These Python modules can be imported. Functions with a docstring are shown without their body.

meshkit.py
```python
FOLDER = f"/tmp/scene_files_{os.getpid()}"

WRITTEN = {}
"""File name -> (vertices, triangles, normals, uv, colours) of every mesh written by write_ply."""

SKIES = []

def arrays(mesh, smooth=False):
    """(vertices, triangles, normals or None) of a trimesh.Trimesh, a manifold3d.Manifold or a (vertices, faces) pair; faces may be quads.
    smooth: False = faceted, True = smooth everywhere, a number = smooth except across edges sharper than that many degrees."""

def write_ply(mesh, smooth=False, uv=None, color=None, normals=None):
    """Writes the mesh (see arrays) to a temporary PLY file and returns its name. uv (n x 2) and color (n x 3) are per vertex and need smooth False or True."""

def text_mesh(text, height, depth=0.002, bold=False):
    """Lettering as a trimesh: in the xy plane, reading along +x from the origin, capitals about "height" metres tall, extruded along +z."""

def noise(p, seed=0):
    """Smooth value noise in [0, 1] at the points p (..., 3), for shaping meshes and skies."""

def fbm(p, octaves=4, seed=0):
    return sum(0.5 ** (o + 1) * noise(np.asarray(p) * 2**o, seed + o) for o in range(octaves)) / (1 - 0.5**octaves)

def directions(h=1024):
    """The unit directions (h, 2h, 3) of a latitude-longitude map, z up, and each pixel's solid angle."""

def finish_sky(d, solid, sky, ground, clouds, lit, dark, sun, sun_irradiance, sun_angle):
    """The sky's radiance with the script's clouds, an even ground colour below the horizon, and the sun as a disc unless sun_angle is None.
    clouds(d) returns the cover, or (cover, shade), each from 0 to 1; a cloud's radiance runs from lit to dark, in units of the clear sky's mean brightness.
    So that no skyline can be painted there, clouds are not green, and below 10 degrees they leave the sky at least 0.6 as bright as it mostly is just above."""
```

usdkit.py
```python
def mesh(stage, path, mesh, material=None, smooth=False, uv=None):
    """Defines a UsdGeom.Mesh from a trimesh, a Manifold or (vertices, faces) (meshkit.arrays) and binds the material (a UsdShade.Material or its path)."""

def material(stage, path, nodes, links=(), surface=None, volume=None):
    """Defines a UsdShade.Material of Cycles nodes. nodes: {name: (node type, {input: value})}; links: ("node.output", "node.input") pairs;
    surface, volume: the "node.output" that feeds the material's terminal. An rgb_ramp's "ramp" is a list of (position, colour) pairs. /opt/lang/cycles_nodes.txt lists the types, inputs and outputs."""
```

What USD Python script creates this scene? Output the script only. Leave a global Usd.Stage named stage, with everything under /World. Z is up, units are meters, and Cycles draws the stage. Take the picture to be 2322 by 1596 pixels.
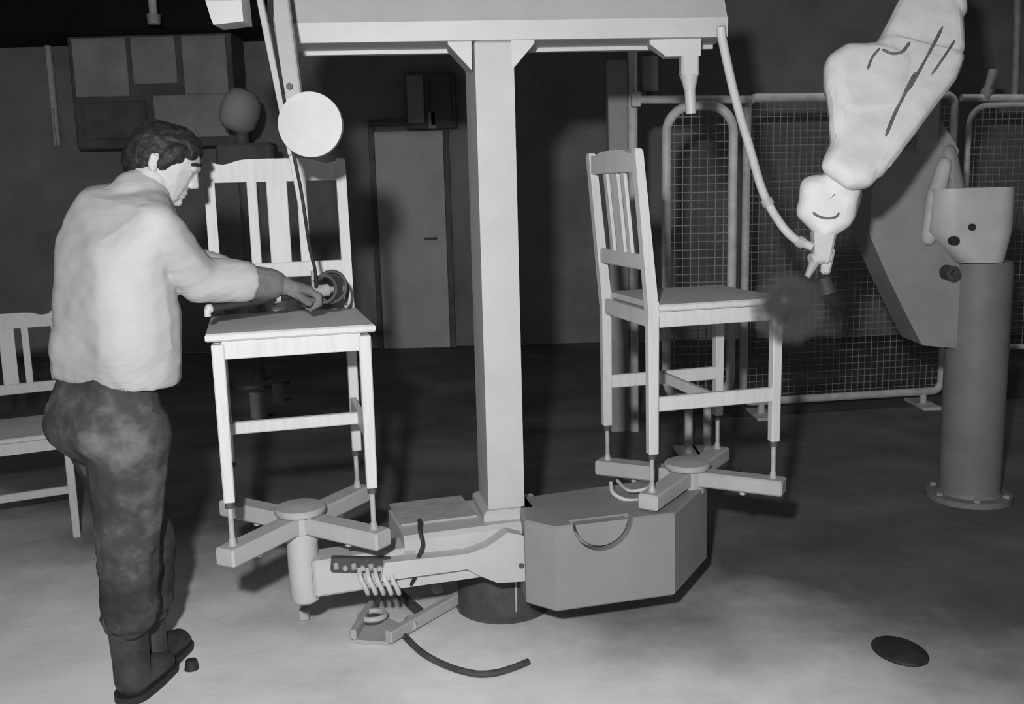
import math, random, numpy as np, trimesh, usdkit, meshkit
import manifold3d as m3
from manifold3d import Manifold, CrossSection
from shapely.geometry import Polygon, box as sbox
from pxr import Usd, UsdGeom, UsdLux, UsdShade, Gf, Sdf

stage = Usd.Stage.CreateInMemory()
UsdGeom.SetStageUpAxis(stage, 'Z'); UsdGeom.SetStageMetersPerUnit(stage, 1.0)
UsdGeom.Xform.Define(stage, '/World'); UsdGeom.Scope.Define(stage, '/World/Looks')

# ------------------------------------------------------------------ camera, light, exposure
F, PITCH, ROLL, EYE = 2233.0, math.radians(9.59), math.radians(1.47), 1.45
C = np.array([0, 0, EYE])
fw = np.array([0, math.cos(PITCH), -math.sin(PITCH)])
r0, u0 = np.array([1., 0, 0]), np.array([0, math.sin(PITCH), math.cos(PITCH)])
up = u0 * math.cos(ROLL) + r0 * math.sin(ROLL)
rt = r0 * math.cos(ROLL) - u0 * math.sin(ROLL)
cam = UsdGeom.Camera.Define(stage, '/World/camera')
cam.CreateFocalLengthAttr(36.0 * F / 2322); cam.CreateHorizontalApertureAttr(36.0); cam.CreateVerticalApertureAttr(36.0 * 1596 / 2322)
cam.CreateClippingRangeAttr(Gf.Vec2f(0.05, 100)); cam.CreateExposureAttr(0.0)
cam.AddTransformOp().Set(Gf.Matrix4d(*rt, 0, *up, 0, *(-fw), 0, *C, 1))

FLASH = np.array([-0.19, -0.1, 1.80])            # hand-held flash gun, up and to the left of the lens
flash = UsdLux.DiskLight.Define(stage, '/World/flash'); flash.CreateRadiusAttr(0.045); flash.CreateIntensityAttr(6000.0)
flash.CreateColorAttr(Gf.Vec3f(1, 1, 1))
def aim(prim, pos, target):
    z = np.array(pos, float) - np.array(target, float); z /= np.linalg.norm(z)
    x = np.cross([0, 0, 1.], z); x /= np.linalg.norm(x); y = np.cross(z, x)
    prim.AddTransformOp().Set(Gf.Matrix4d(*x, 0, *y, 0, *z, 0, *map(float, pos), 1))
aim(flash, FLASH, (-0.25, 3.0, 0.75))
dome = UsdLux.DomeLight.Define(stage, '/World/fill_dome'); dome.CreateIntensityAttr(0.05)  # weak even dome, added to fill the shadows
for i, (lx, ly) in enumerate(((-2.6, 5.6), (2.6, 5.6), (-2.6, 1.6), (2.6, 1.6))):      # unseen fill lights added under the ceiling to raise the dark background
    rl_ = UsdLux.RectLight.Define(stage, '/World/fill_light_%d' % (i + 1)); rl_.CreateWidthAttr(1.5); rl_.CreateHeightAttr(.3); rl_.CreateIntensityAttr(5.0 if ly > 3 else 1.4)
    rl_.AddTranslateOp().Set(Gf.Vec3d(lx, ly, 3.25))

def at(px, py, Y):
    d = fw + rt * (px - 1161) / F + up * (798 - py) / F
    return C + d * (Y / d[1])
def at_z(px, py, z):
    d = fw + rt * (px - 1161) / F + up * (798 - py) / F
    return C + d * ((z - EYE) / d[2])

# ------------------------------------------------------------------ materials (black-and-white scene: neutral greys)
def g(v, t=0.0): return (v * (1 + t), v, v * (1 - t))
def mat(name, v, rough=0.6, var=0.12, scale=9.0, bump=0.0, bscale=60.0, spec=0.3, kind='noise'):
    lo, hi = v * (1 - var), min(v * (1 + var), 0.95)
    n = {'tc': ('texture_coordinate', {}), 'n': ('noise_texture', {'scale': scale, 'detail': 5, 'roughness': .6}),
         'r': ('rgb_ramp', {'ramp': [(.3, g(lo)), (.7, g(hi))]}),
         'p': ('principled_bsdf', {'roughness': rough, 'specular_ior_level': spec})}
    l = [('tc.object', 'n.vector'), ('n.fac', 'r.fac'), ('r.color', 'p.base_color')]
    if bump:
        n['bn'] = ('noise_texture', {'scale': bscale, 'detail': 3}); n['b'] = ('bump', {'strength': bump, 'distance': .004})
        l += [('tc.object', 'bn.vector'), ('bn.fac', 'b.height'), ('b.normal', 'p.normal')]
    return usdkit.material(stage, '/World/Looks/' + name, n, l, surface='p.BSDF')

M = {}
M['fold'] = mat('fold_shade_cloth', .14, .9, .2, 20)  # dark tone that paints shade into the folds of the cloth
def wood(name, v):
    n = {'tc': ('texture_coordinate', {}), 'm': ('mapping', {'scale': (14, 14, 1.6)}), 'n': ('noise_texture', {'scale': 3.0, 'detail': 6, 'distortion': 1.2}),
         'r': ('rgb_ramp', {'ramp': [(.3, g(v * .9)), (.5, g(v)), (.75, g(v * 1.04))]}), 'p': ('principled_bsdf', {'roughness': .55, 'specular_ior_level': .3})}
    return usdkit.material(stage, '/World/Looks/' + name, n, [('tc.object', 'm.vector'), ('m.vector', 'n.vector'), ('n.fac', 'r.fac'), ('r.color', 'p.base_color')], surface='p.BSDF')
M['wood'] = wood('pale_wood', .485)
M['white'] = mat('white_enamel', .41, .45, .07, 5, spec=.35)
M['casing'] = mat('casing_enamel', .22, .5, .08, 5)
M['grey_white'] = mat('grey_enamel', .36, .5, .1, 6)
M['sleeve'] = mat('white_canvas', .64, .9, .08, 7, .35, 35, .1)
M['robot'] = mat('robot_grey', .27, .5, .1, 6)
M['robot_dark'] = mat('robot_pedestal_grey', .2, .55, .15, 5)
M['robot_light'] = mat('robot_light_grey', .5, .5, .12, 6)
M['steel'] = mat('steel', .33, .45, .2, 20)
M['black'] = mat('black_rubber', .025, .6, .3, 20)
M['dark'] = mat('dark_steel', .06, .6, .3, 15)
M['fence'] = mat('galvanised_tube', .55, .5, .2, 12)
M['wire'] = mat('fence_wire', .23, .6, .2, 12)
M['hose'] = mat('pale_hose', .45, .6, .1, 12)
M['skin'] = mat('skin', .42, .6, .06, 9)
M['hair'] = mat('dark_hair', .018, .6, .5, 60, .8, 120)
M['glove'] = mat('leather_glove', .13, .8, .25, 18, .4, 50)
M['boot'] = mat('rubber_boot', .045, .55, .5, 10)
M['wall'] = mat('dark_plaster', .25, .9, .25, 1.6, .2, 20, .1)
M['door'] = mat('door_paint', .5, .7, .12, 3)
M['bgpanel'] = mat('machine_panel', .33, .7, .2, 3)
M['bgdark'] = mat('machine_dark', .12, .7, .3, 4)
M['ceil'] = mat('sooty_ceiling', .012, .9, .4, 2)
# sweater: knitted, horizontal ribs
M['sweater'] = usdkit.material(stage, '/World/Looks/knit', {
    'tc': ('texture_coordinate', {}), 'n': ('noise_texture', {'scale': 6, 'detail': 4}), 'r': ('rgb_ramp', {'ramp': [(.3, g(.34)), (.7, g(.39))]}),
    'w': ('wave_texture', {'wave_type': 'bands', 'bands_direction': 'z', 'scale': 75, 'distortion': 1.0, 'detail': 2}),
    'b': ('bump', {'strength': .14, 'distance': .002}), 'p': ('principled_bsdf', {'roughness': .95, 'specular_ior_level': .1})},
    [('tc.object', 'n.vector'), ('n.fac', 'r.fac'), ('r.color', 'p.base_color'), ('tc.object', 'w.vector'), ('w.fac', 'b.height'), ('b.normal', 'p.normal')], surface='p.BSDF')
# work trousers: dark cotton with pale worn and paint-dusted patches
M['trousers'] = usdkit.material(stage, '/World/Looks/work_cotton', {
    'tc': ('texture_coordinate', {}), 'n': ('noise_texture', {'scale': 4.2, 'detail': 6, 'roughness': .65}), 'r': ('rgb_ramp', {'ramp': [(.38, g(.035)), (.5, g(.055)), (.7, g(.17))]}),
    'n2': ('noise_texture', {'scale': 30, 'detail': 3}), 'b': ('bump', {'strength': .4, 'distance': .006}), 'p': ('principled_bsdf', {'roughness': .9, 'specular_ior_level': .1})},
    [('tc.object', 'n.vector'), ('n.fac', 'r.fac'), ('r.color', 'p.base_color'), ('tc.object', 'n2.vector'), ('n2.fac', 'b.height'), ('b.normal', 'p.normal')], surface='p.BSDF')
# concrete floor, mottled, with a much paler tone towards the front and left
M['floor'] = usdkit.material(stage, '/World/Looks/two_tone_concrete', {
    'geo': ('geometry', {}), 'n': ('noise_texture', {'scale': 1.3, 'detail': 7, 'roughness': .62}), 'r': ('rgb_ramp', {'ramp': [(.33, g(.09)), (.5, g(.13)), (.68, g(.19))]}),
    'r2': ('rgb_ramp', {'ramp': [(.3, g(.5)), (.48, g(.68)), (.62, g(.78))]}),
    # the paler tone blends in along y and x, its edge broken by noise
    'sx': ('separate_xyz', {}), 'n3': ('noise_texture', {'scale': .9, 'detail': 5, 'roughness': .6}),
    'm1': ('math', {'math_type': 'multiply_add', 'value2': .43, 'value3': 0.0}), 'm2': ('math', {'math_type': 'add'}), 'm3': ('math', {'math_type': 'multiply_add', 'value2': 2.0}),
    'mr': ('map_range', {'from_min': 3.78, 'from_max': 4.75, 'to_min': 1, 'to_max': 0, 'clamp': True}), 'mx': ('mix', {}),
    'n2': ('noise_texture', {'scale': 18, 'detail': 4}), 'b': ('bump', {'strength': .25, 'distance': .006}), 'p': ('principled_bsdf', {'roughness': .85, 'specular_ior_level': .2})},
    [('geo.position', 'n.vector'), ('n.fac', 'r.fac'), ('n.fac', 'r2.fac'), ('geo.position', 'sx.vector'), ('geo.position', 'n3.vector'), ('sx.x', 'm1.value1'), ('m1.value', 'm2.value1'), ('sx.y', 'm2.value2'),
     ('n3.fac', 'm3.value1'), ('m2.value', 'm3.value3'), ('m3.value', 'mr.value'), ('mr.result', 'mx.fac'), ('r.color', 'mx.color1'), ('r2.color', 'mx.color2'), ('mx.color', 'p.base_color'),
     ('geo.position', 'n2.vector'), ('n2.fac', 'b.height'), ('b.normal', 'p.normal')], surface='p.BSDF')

# ------------------------------------------------------------------ scene helpers
used = {}
def numbered(parent, name):
    k = (parent, name); used[k] = used.get(k, 0) + 1
    return name if used[k] == 1 else '%s_%03d' % (name, used[k] - 1)
class Thing:
    def __init__(s, name, label=None, cat=None, loc=(0, 0, 0), rz=0.0, group=None, kind=None):
        s.path = '/World/' + numbered('/World', name); s.loc = np.array(loc, float); s.rz = rz
        x = UsdGeom.Xform.Define(stage, s.path); x.AddTranslateOp().Set(Gf.Vec3d(*map(float, loc)))
        if rz: x.AddRotateZOp().Set(math.degrees(rz))
        s.prim = x.GetPrim()
        for k, v in (('label', label), ('category', cat), ('group', group), ('kind', kind)):
            if v: s.prim.SetCustomDataByKey(k, v)
    def part(s, name, mesh, mat, label=None, parent=None, world=False, smooth=35, kind=None):
        """parent: path of a part -> sub-part. world: mesh is in world space."""
        base = parent or s.path
        p = base + '/' + numbered(base, name)
        v, f = vf(mesh)
        if world:
            v = v - s.loc; c, sn = math.cos(-s.rz), math.sin(-s.rz)
            v = np.stack([v[:, 0] * c - v[:, 1] * sn, v[:, 0] * sn + v[:, 1] * c, v[:, 2]], 1)
        m = usdkit.mesh(stage, p, trimesh.Trimesh(v, f, process=False), mat, smooth=smooth)
        if label: m.GetPrim().SetCustomDataByKey('label', label)
        if kind: m.GetPrim().SetCustomDataByKey('kind', kind)
        return p
def copy_thing(src, loc, rz, label, group=None):
    stem = src.path.split('/')[-1]
    t = Thing(stem, label, src.prim.GetCustomDataByKey('category'), loc, rz, group or src.prim.GetCustomDataByKey('group'))
    t.prim.GetReferences().AddInternalReference(src.path); t.prim.SetInstanceable(True)
    return t
def single(name, mesh, mat, label, cat, group=None, kind=None, smooth=35):
    p = '/World/' + numbered('/World', name); v, f = vf(mesh)
    m = usdkit.mesh(stage, p, trimesh.Trimesh(v, f, process=False), mat, smooth=smooth)
    for k, w in (('label', label), ('category', cat), ('group', group), ('kind', kind)):
        if w: m.GetPrim().SetCustomDataByKey(k, w)
    return m

def vf(m):
    if isinstance(m, list):
        vs, fs, n = [], [], 0
        for x in m:
            v, f = vf(x); vs.append(v); fs.append(f + n); n += len(v)
        return np.vstack(vs), np.vstack(fs)
    if hasattr(m, 'to_mesh'):
        k = m.to_mesh(); return np.array(k.vert_properties[:, :3], float), np.array(k.tri_verts, int)
    return np.array(m.vertices, float), np.array(m.faces, int)
def hullp(pts): return Manifold.hull_points(np.asarray(pts, float))
def cbox(w, d, h, c=.004, at_=(0, 0, 0), rz=0.0):
    """box of w x d x h with chamfered edges, centred on at_"""
    a, b, e = w / 2, d / 2, h / 2; c = min(c, a * .8, b * .8, e * .8); P = []
    for sx in (-1, 1):
        for sy in (-1, 1):
            for sz in (-1, 1):
                P += [(sx * (a - c), sy * (b - c), sz * e), (sx * (a - c), sy * b, sz * (e - c)), (sx * a, sy * (b - c), sz * (e - c))]
    P = np.array(P)
    if rz: P = np.stack([P[:, 0] * math.cos(rz) - P[:, 1] * math.sin(rz), P[:, 0] * math.sin(rz) + P[:, 1] * math.cos(rz), P[:, 2]], 1)
    return hullp(P + np.array(at_, float))
def bar(p, q, w, t, c=.003, up_=(0, 0, 1), w2=None, t2=None):
    """chamfered rectangular bar from p to q: w across (perpendicular to up_), t along up_"""
    p, q = np.array(p, float), np.array(q, float); d = (q - p); d /= np.linalg.norm(d)
    s = np.cross(d, up_); s /= np.linalg.norm(s); u = np.cross(s, d); P = []
    for (o, w_, t_) in ((p, w, t), (q, w2 or w, t2 or t)):
        a, b = w_ / 2, t_ / 2; e = 1 if o is q else -1
        for sa in (-1, 1):
            for sb in (-1, 1):
                P += [o + s * sa * (a - c) + u * sb * b - d * e * c, o + s * sa * a + u * sb * (b - c) - d * e * c, o + s * sa * (a - c) + u * sb * (b - c)]
    return hullp(P)
def sph(p, r, n=16): return Manifold.sphere(float(r), n).translate([float(x) for x in p])
def chain(pr, n=16):
    """hulls of spheres along a chain of (point, radius)"""
    return Manifold.batch_boolean([Manifold.batch_hull([sph(*pr[i], n), sph(*pr[i + 1], n)]) for i in range(len(pr) - 1)], m3.OpType.Add)
def hull(*pr, n=16): return Manifold.batch_hull([sph(p, r, n) for p, r in pr])
def union(*ms): return Manifold.batch_boolean(list(ms), m3.OpType.Add)
def soft(m, edge=.015, it=12, lamb=.5, lim=.9):
    m = m.simplify(.0015).refine_to_length(edge); t = trimesh.Trimesh(*vf(m), process=True)
    v0 = t.vertices.copy(); trimesh.smoothing.filter_taubin(t, lamb=lamb, nu=lamb + .03, iterations=it)
    d = t.vertices - v0; n = np.linalg.norm(d, axis=1, keepdims=True)                # keep slivers from flying off
    t.vertices = v0 + np.where(np.isfinite(d), d, 0) * np.minimum(1, lim * edge / np.maximum(np.nan_to_num(n, nan=1e9, posinf=1e9), 1e-9)); return t
def cyl(p, q, r, r2=None, n=28):
    p, q = np.array(p, float), np.array(q, float); d = q - p; L = np.linalg.norm(d); d /= L
    T = trimesh.geometry.align_vectors([0, 0, 1], d)
    m = Manifold.cylinder(L, r, r if r2 is None else r2, n)
    A = np.eye(4)[:3]; A[:, :3] = T[:3, :3]; A[:, 3] = p
    return m.transform(A)
def spline(pts, n=8):
    P = np.array(pts, float); P = np.vstack([2 * P[0] - P[1], P, 2 * P[-1] - P[-2]]); out = []
    for i in range(1, len(P) - 2):
        for t in np.linspace(0, 1, n, endpoint=False):
            a, b, c_, d = P[i - 1:i + 3]
            out.append(.5 * (2 * b + (c_ - a) * t + (2 * a - 5 * b + 4 * c_ - d) * t * t + (3 * b - a - 3 * c_ + d) * t ** 3))
    out.append(P[-2]); return np.array(out)
def tube(pts, r, sides=12, closed=False, cap=True):
    p = np.array(pts, float); n = len(p)
    t = np.gradient(p, axis=0) if not closed else np.roll(p, -1, 0) - np.roll(p, 1, 0)
    t /= np.linalg.norm(t, axis=1, keepdims=True) + 1e-12
    a = np.cross(t[0], [0, 0, 1.] if abs(t[0][2]) < .9 else [1., 0, 0]); a /= np.linalg.norm(a); A = [a]
    for i in range(1, n):
        a = A[-1] - t[i] * (A[-1] @ t[i]); A.append(a / np.linalg.norm(a))
    A = np.array(A); B = np.cross(t, A); ang = np.arange(sides) * 2 * np.pi / sides
    R = np.broadcast_to(np.asarray(r, float), (n,))
    v = p[:, None] + R[:, None, None] * (np.cos(ang)[None, :, None] * A[:, None] + np.sin(ang)[None, :, None] * B[:, None])
    v = v.reshape(-1, 3); fs = []
    for i in range(n if closed else n - 1):
        j2 = (i + 1) % n
        for j in range(sides):
            k = (j + 1) % sides; a0, b0, c0, d0 = i * sides + j, i * sides + k, j2 * sides + k, j2 * sides + j
            fs += [(a0, b0, c0), (a0, c0, d0)]
    if cap and not closed:
        v = np.vstack([v, p[0], p[-1]])
        for j in range(sides):
            k = (j + 1) % sides; fs += [(len(v) - 2, k, j), (len(v) - 1, (n - 1) * sides + j, (n - 1) * sides + k)]
    return trimesh.Trimesh(v, np.array(fs), process=False)
def prism(poly, z0, z1, c=0.0):
    """vertical prism over a plan polygon, top and bottom edges chamfered by c"""
    P = Polygon(poly)
    if c <= 0: return Manifold.hull_points(np.array([(x, y, z) for x, y in poly for z in (z0, z1)]))
    Q = list(P.buffer(-c, join_style=2).exterior.coords)[:-1]; O = list(P.exterior.coords)[:-1]
    return Manifold.hull_points(np.array([(x, y, z) for x, y in Q for z in (z0, z1)] + [(x, y, z) for x, y in O for z in (z0 + c, z1 - c)]))
def extrude_xz(poly, y0, y1, r=0.0):
    """outline in the xz plane given real thickness from y0 to y1"""
    cs = CrossSection([np.array(poly, float)])
    if r: cs = cs.offset(-r, m3.JoinType.Round, 2, 24).offset(r, m3.JoinType.Round, 2, 24)
    m = cs.extrude(y1 - y0)                      # along +z, then (x, y, z) -> (x, y1 - z, y)
    return m.transform(np.array([[1, 0, 0, 0], [0, 0, -1, y1], [0, 1, 0, 0]], float))
def lathe(prof, n=40):
    m = trimesh.creation.revolve(np.array(prof, float), sections=n); return m

# ------------------------------------------------------------------ the setting
WX, WY, CZ = 5.4, 9.0, 3.30
Thing_struct = lambda name, mesh, m: single(name, mesh, m, None, None, kind='structure', smooth=False)
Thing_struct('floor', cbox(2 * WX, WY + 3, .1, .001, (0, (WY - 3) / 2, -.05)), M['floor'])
Thing_struct('wall_back', cbox(2 * WX, .2, CZ, .001, (0, WY + .1, CZ / 2)), M['wall'])
Thing_struct('wall_left', cbox(.2, WY + 3, CZ, .001, (-WX - .1, (WY - 3) / 2, CZ / 2)), M['wall'])
Thing_struct('wall_right', cbox(.2, WY + 3, CZ, .001, (WX + .1, (WY - 3) / 2, CZ / 2)), M['wall'])
Thing_struct('ceiling', cbox(2 * WX, WY + 3, .1, .001, (0, (WY - 3) / 2, CZ + .05)), M['ceil'])
Thing_struct('trim_1', cbox(4.6, .8, CZ - 2.755, .01, (-WX + 2.3, WY - .4, (CZ + 2.755) / 2)), M['ceil'])     # sooty bulkhead along the ceiling, left half
# door in the back wall
a, b = at(850, 300, WY), at(1022, 780, WY)
dx, dw, dh = (a[0] + b[0]) / 2, b[0] - a[0], a[2]
t = Thing('door_1', None, None, (dx, WY - .05, 0), kind='structure')
t.part('door_panel', cbox(dw, .04, dh, .004, (0, .0, dh / 2)), M['door'])
for s in (-1, 1): t.part('door_frame', cbox(.05, .07, dh + .05, .004, (s * (dw / 2 + .027), .012, dh / 2 + .025)), M['bgdark'])
t.part('door_frame', cbox(dw + .1, .07, .05, .004, (0, .012, dh + .077)), M['bgdark'])
t.part('door_handle', union(cyl((dw / 2 - .09, -.02, 1.0), (dw / 2 - .09, -.06, 1.0), .01), cyl((dw / 2 - .09, -.06, 1.0), (dw / 2 - .2, -.06, 1.0), .009)), M['bgdark'])

# ------------------------------------------------------------------ chairs
CW, CB, CD, CH, CT, CS = .391, .399, .426, .46, .937, .157
def post_y(z): return -CD / 2 - (0 if z < CH else .048 * (z - CH) / (CT - CH))
chair_zb = .612
LX, LY, LR = -.653, 2.861, math.radians(194.9)
RX, RY, RR = .584, 3.229, math.radians(-74.8)
chair = Thing('dining_chair', 'unpainted pale wooden chair with slatted back mounted beside the man in the white sweater', 'chair', (LX, LY, chair_zb), LR)
for s in (-1, 1):
    chair.part('front_leg', bar((s * CW / 2, CD / 2, 0), (s * CW / 2, CD / 2, CH - .02), .030, .030, .003, (0, 1, 0), .034, .034), M['wood'])
for s in (-1, 1):
    x = s * CB / 2
    low = bar((x, post_y(0), 0), (x, post_y(0), CH + .02), .030, .032, .003, (0, 1, 0), .031, .036)
    upp = hullp([(x + a * .0155, post_y(z) + b * .5 * th, z) for z, th in ((CH - .03, .036), (CT - .008, .026)) for a in (-1, 1) for b in (-1, 1)] +
                [(x + a * .011, post_y(CT) + b * .009, CT) for a in (-1, 1) for b in (-1, 1)])
    chair.part('rear_post', union(low, upp), M['wood'])
# crest rail: arched top with a dip beside each post
xs = np.linspace(-CB / 2 + .013, CB / 2 - .013, 25); hw = CB / 2
top = CT - .004 - .013 * np.exp(-((np.abs(xs) - hw + .045) / .035) ** 2) + .006 * np.cos(xs / hw * 1.4)
prof = np.vstack([np.stack([xs, top], 1)[::-1], [[xs[0], CT - .068], [xs[-1], CT - .068]]])
m = extrude_xz(prof[::-1] if Polygon(prof).exterior.is_ccw is False else prof, -.01, .01)
m = m.translate([0, post_y(CT - .04), 0]); chair.part('crest_rail', m, M['wood'])
zl = .597
chair.part('lower_rail', cbox(CB - .02, .02, .047, .003, (0, post_y(zl), zl)), M['wood'])
for xc, wd in ((-.075, .030), (0, .063), (.075, .030)):
    chair.part('back_slat', bar((xc, post_y(zl + .01), zl + .01), (xc, post_y(CT - .06), CT - .06), wd, .012, .002, (0, 1, 0)), M['wood'])
chair.part('seat', prism([(-.222, -CD / 2 + .012), (.222, -CD / 2 + .012), (.226, CD / 2 + .02), (-.226, CD / 2 + .02)], CH - .012, CH + .01, .005), M['wood'])
az = CH - .037
chair.part('apron', cbox(CW - .02, .02, .05, .002, (0, CD / 2 + .002, az)), M['wood'])
chair.part('apron', cbox(CB - .02, .02, .05, .002, (0, -CD / 2, az)), M['wood'])
for s in (-1, 1): chair.part('apron', cbox(.02, CD - .02, .05, .002, (s * .198, 0, az)), M['wood'])
for s in (-1, 1): chair.part('side_stretcher', cbox(.02, CD - .02, .046, .003, (s * .196, 0, CS)), M['wood'])
chair.part('cross_stretcher', cbox(CB - .02, .02, .036, .003, (0, .0, CS)), M['wood'])
copy_thing(chair, (RX, RY, chair_zb), RR, 'pale wooden chair turned sideways with a robot spray gun at its seat edge')
copy_thing(chair, (-2.17, 4.18, 0.0), math.radians(206), 'pale wooden chair standing on the floor behind the man, cut by the left edge')

# ------------------------------------------------------------------ cross-shaped chair carriers
AZ = .488
car = Thing('chair_carrier', 'white cross-shaped carrier with round hub and pins under the chair beside the man', 'chair carrier', (LX, LY, AZ - .05), LR)
for sx, sy in ((1, 1), (-1, 1), (1, -1), (-1, -1)):
    tip = np.array([sx * CW / 2, sy * CD / 2, 0]); u_ = tip / np.linalg.norm(tip)
    arm = bar(u_ * .03 + [0, 0, .025], tip + u_ * .037 + [0, 0, .024], .068, .052, .006)
    p = car.part('carrier_arm', arm, M['grey_white'])
    car.part('clamp_bolt', cyl(u_ * .19 + [0, 0, -.018], u_ * .19 + [0, 0, .004], .011, n=6), M['grey_white'], parent=p)
    car.part('support_pin', union(cyl(tip + [0, 0, .045], tip + [0, 0, chair_zb - AZ + .05], .0075, n=14), cyl(tip + [0, 0, .048], tip + [0, 0, .072], .014, .0085, n=14)), M['steel'])
    car.part('pin_collar', cyl(tip + [0, 0, chair_zb - AZ + .05 - .016], tip + [0, 0, chair_zb - AZ + .0495], .013, n=14), M['dark'])
hub = lathe([(0, .0), (.06, .0), (.06, .052), (.074, .054), (.078, .06), (.078, .068), (.072, .074), (.02, .078), (0, .078)], 48)
car.part('hub_disc', hub, M['grey_white'])
copy_thing(car, (RX, RY, AZ - .05), RR, 'white cross-shaped carrier with pins under the sideways chair, above the angular casing')

# ------------------------------------------------------------------ rotating stand with post and overhead beam
ax = np.array([RX - LX, RY - LY, 0]); ax /= np.linalg.norm(ax); nx = np.array([-ax[1], ax[0], 0])   # nx points away from the camera
A0 = np.array([LX, LY, 0]); A1 = np.array([RX, RY, 0]); AM = (A0 + A1) / 2
YAW = math.atan2(ax[1], ax[0])
PX, PY = at(1128, 700, 3.08)[0], 3.10
st = Thing('turntable_stand', 'white two-station turntable stand with square post and overhead beam between the chairs', 'turntable stand', (PX, PY, 0))
ang = YAW
# base beam
def along(s, o, z): return A0 + ax * s + nx * o + np.array([0, 0, z])
L_ = np.linalg.norm(A1 - A0)
b1 = hullp([along(s, o, z) for s in (.30, L_ * .62) for o, zz in ((-.075, ((.245, .385))), (.21, (.245, .395)), (-.06, (.24, .398))) for z in zz])
st.part('base_beam', b1, M['white'], world=True)
st.part('base_skirt', hullp([along(s, o, z) for s in (.27, .60) for o, z in ((-.088, .242), (-.088, .30), (-.074, .312), (-.05, .242))]), M['white'], world=True)
b2 = bar(along(.02, -.02, .30), along(.34, -.02, .305), .11, .115, .008)
st.part('base_arm', b2, M['white'], world=True)
st.part('top_plate', hullp([along(s, o, z) for s in (.31, .56) for o in (.03, .25) for z in (.396, .404)]), M['steel'], world=True)
# left spindle housing
cx, cy = LX, LY
hs = lathe([(0, .205), (.03, .206), (.042, .215), (.046, .24), (.047, .40), (.05, .405), (.05, .435), (0, .4375)], 40); hs.apply_translation([cx, cy, 0])
p = st.part('spindle_housing', hs, M['white'], world=True)
# terminal strip with short hoses on the base arm
slot0, slot1 = along(.075, -.082, .348), along(.255, -.088, .322)
p = st.part('terminal_strip', bar(slot0, slot1, .03, .045, .004), M['dark'], world=True)
for k in range(7):
    q = slot0 + (slot1 - slot0) * (k + .5) / 7 - nx * .015
    st.part('terminal', cyl(q + [0, 0, .004 * (-1) ** k], q - nx * .012 + [0, 0, -.005], .008, n=10), M['steel'], parent=p, world=True)
for k in range(5):
    q = slot0 + (slot1 - slot0) * (.45 + .13 * k) - nx * .014 + [0, 0, -.01]
    st.part('short_hose', tube(spline([q, q - nx * .025 + [0, 0, -.02], q - nx * .028 + ax * .012 + [0, 0, -.05], q - nx * .012 + ax * .02 + [0, 0, -.075], q + nx * .02 + ax * .025 + [0, 0, -.08]]), .0075, 10), M['hose' if k % 2 else 'white'], world=True)
q = along(.30, -.10, .33)
st.part('dark_hose', tube(spline([along(.355, -.05, .44), along(.345, -.10, .42), along(.35, -.11, .38), along(.33, -.11, .33), along(.325, -.10, .28), along(.31, -.08, .24)]), .006, 10), M['black'], world=True)
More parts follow.
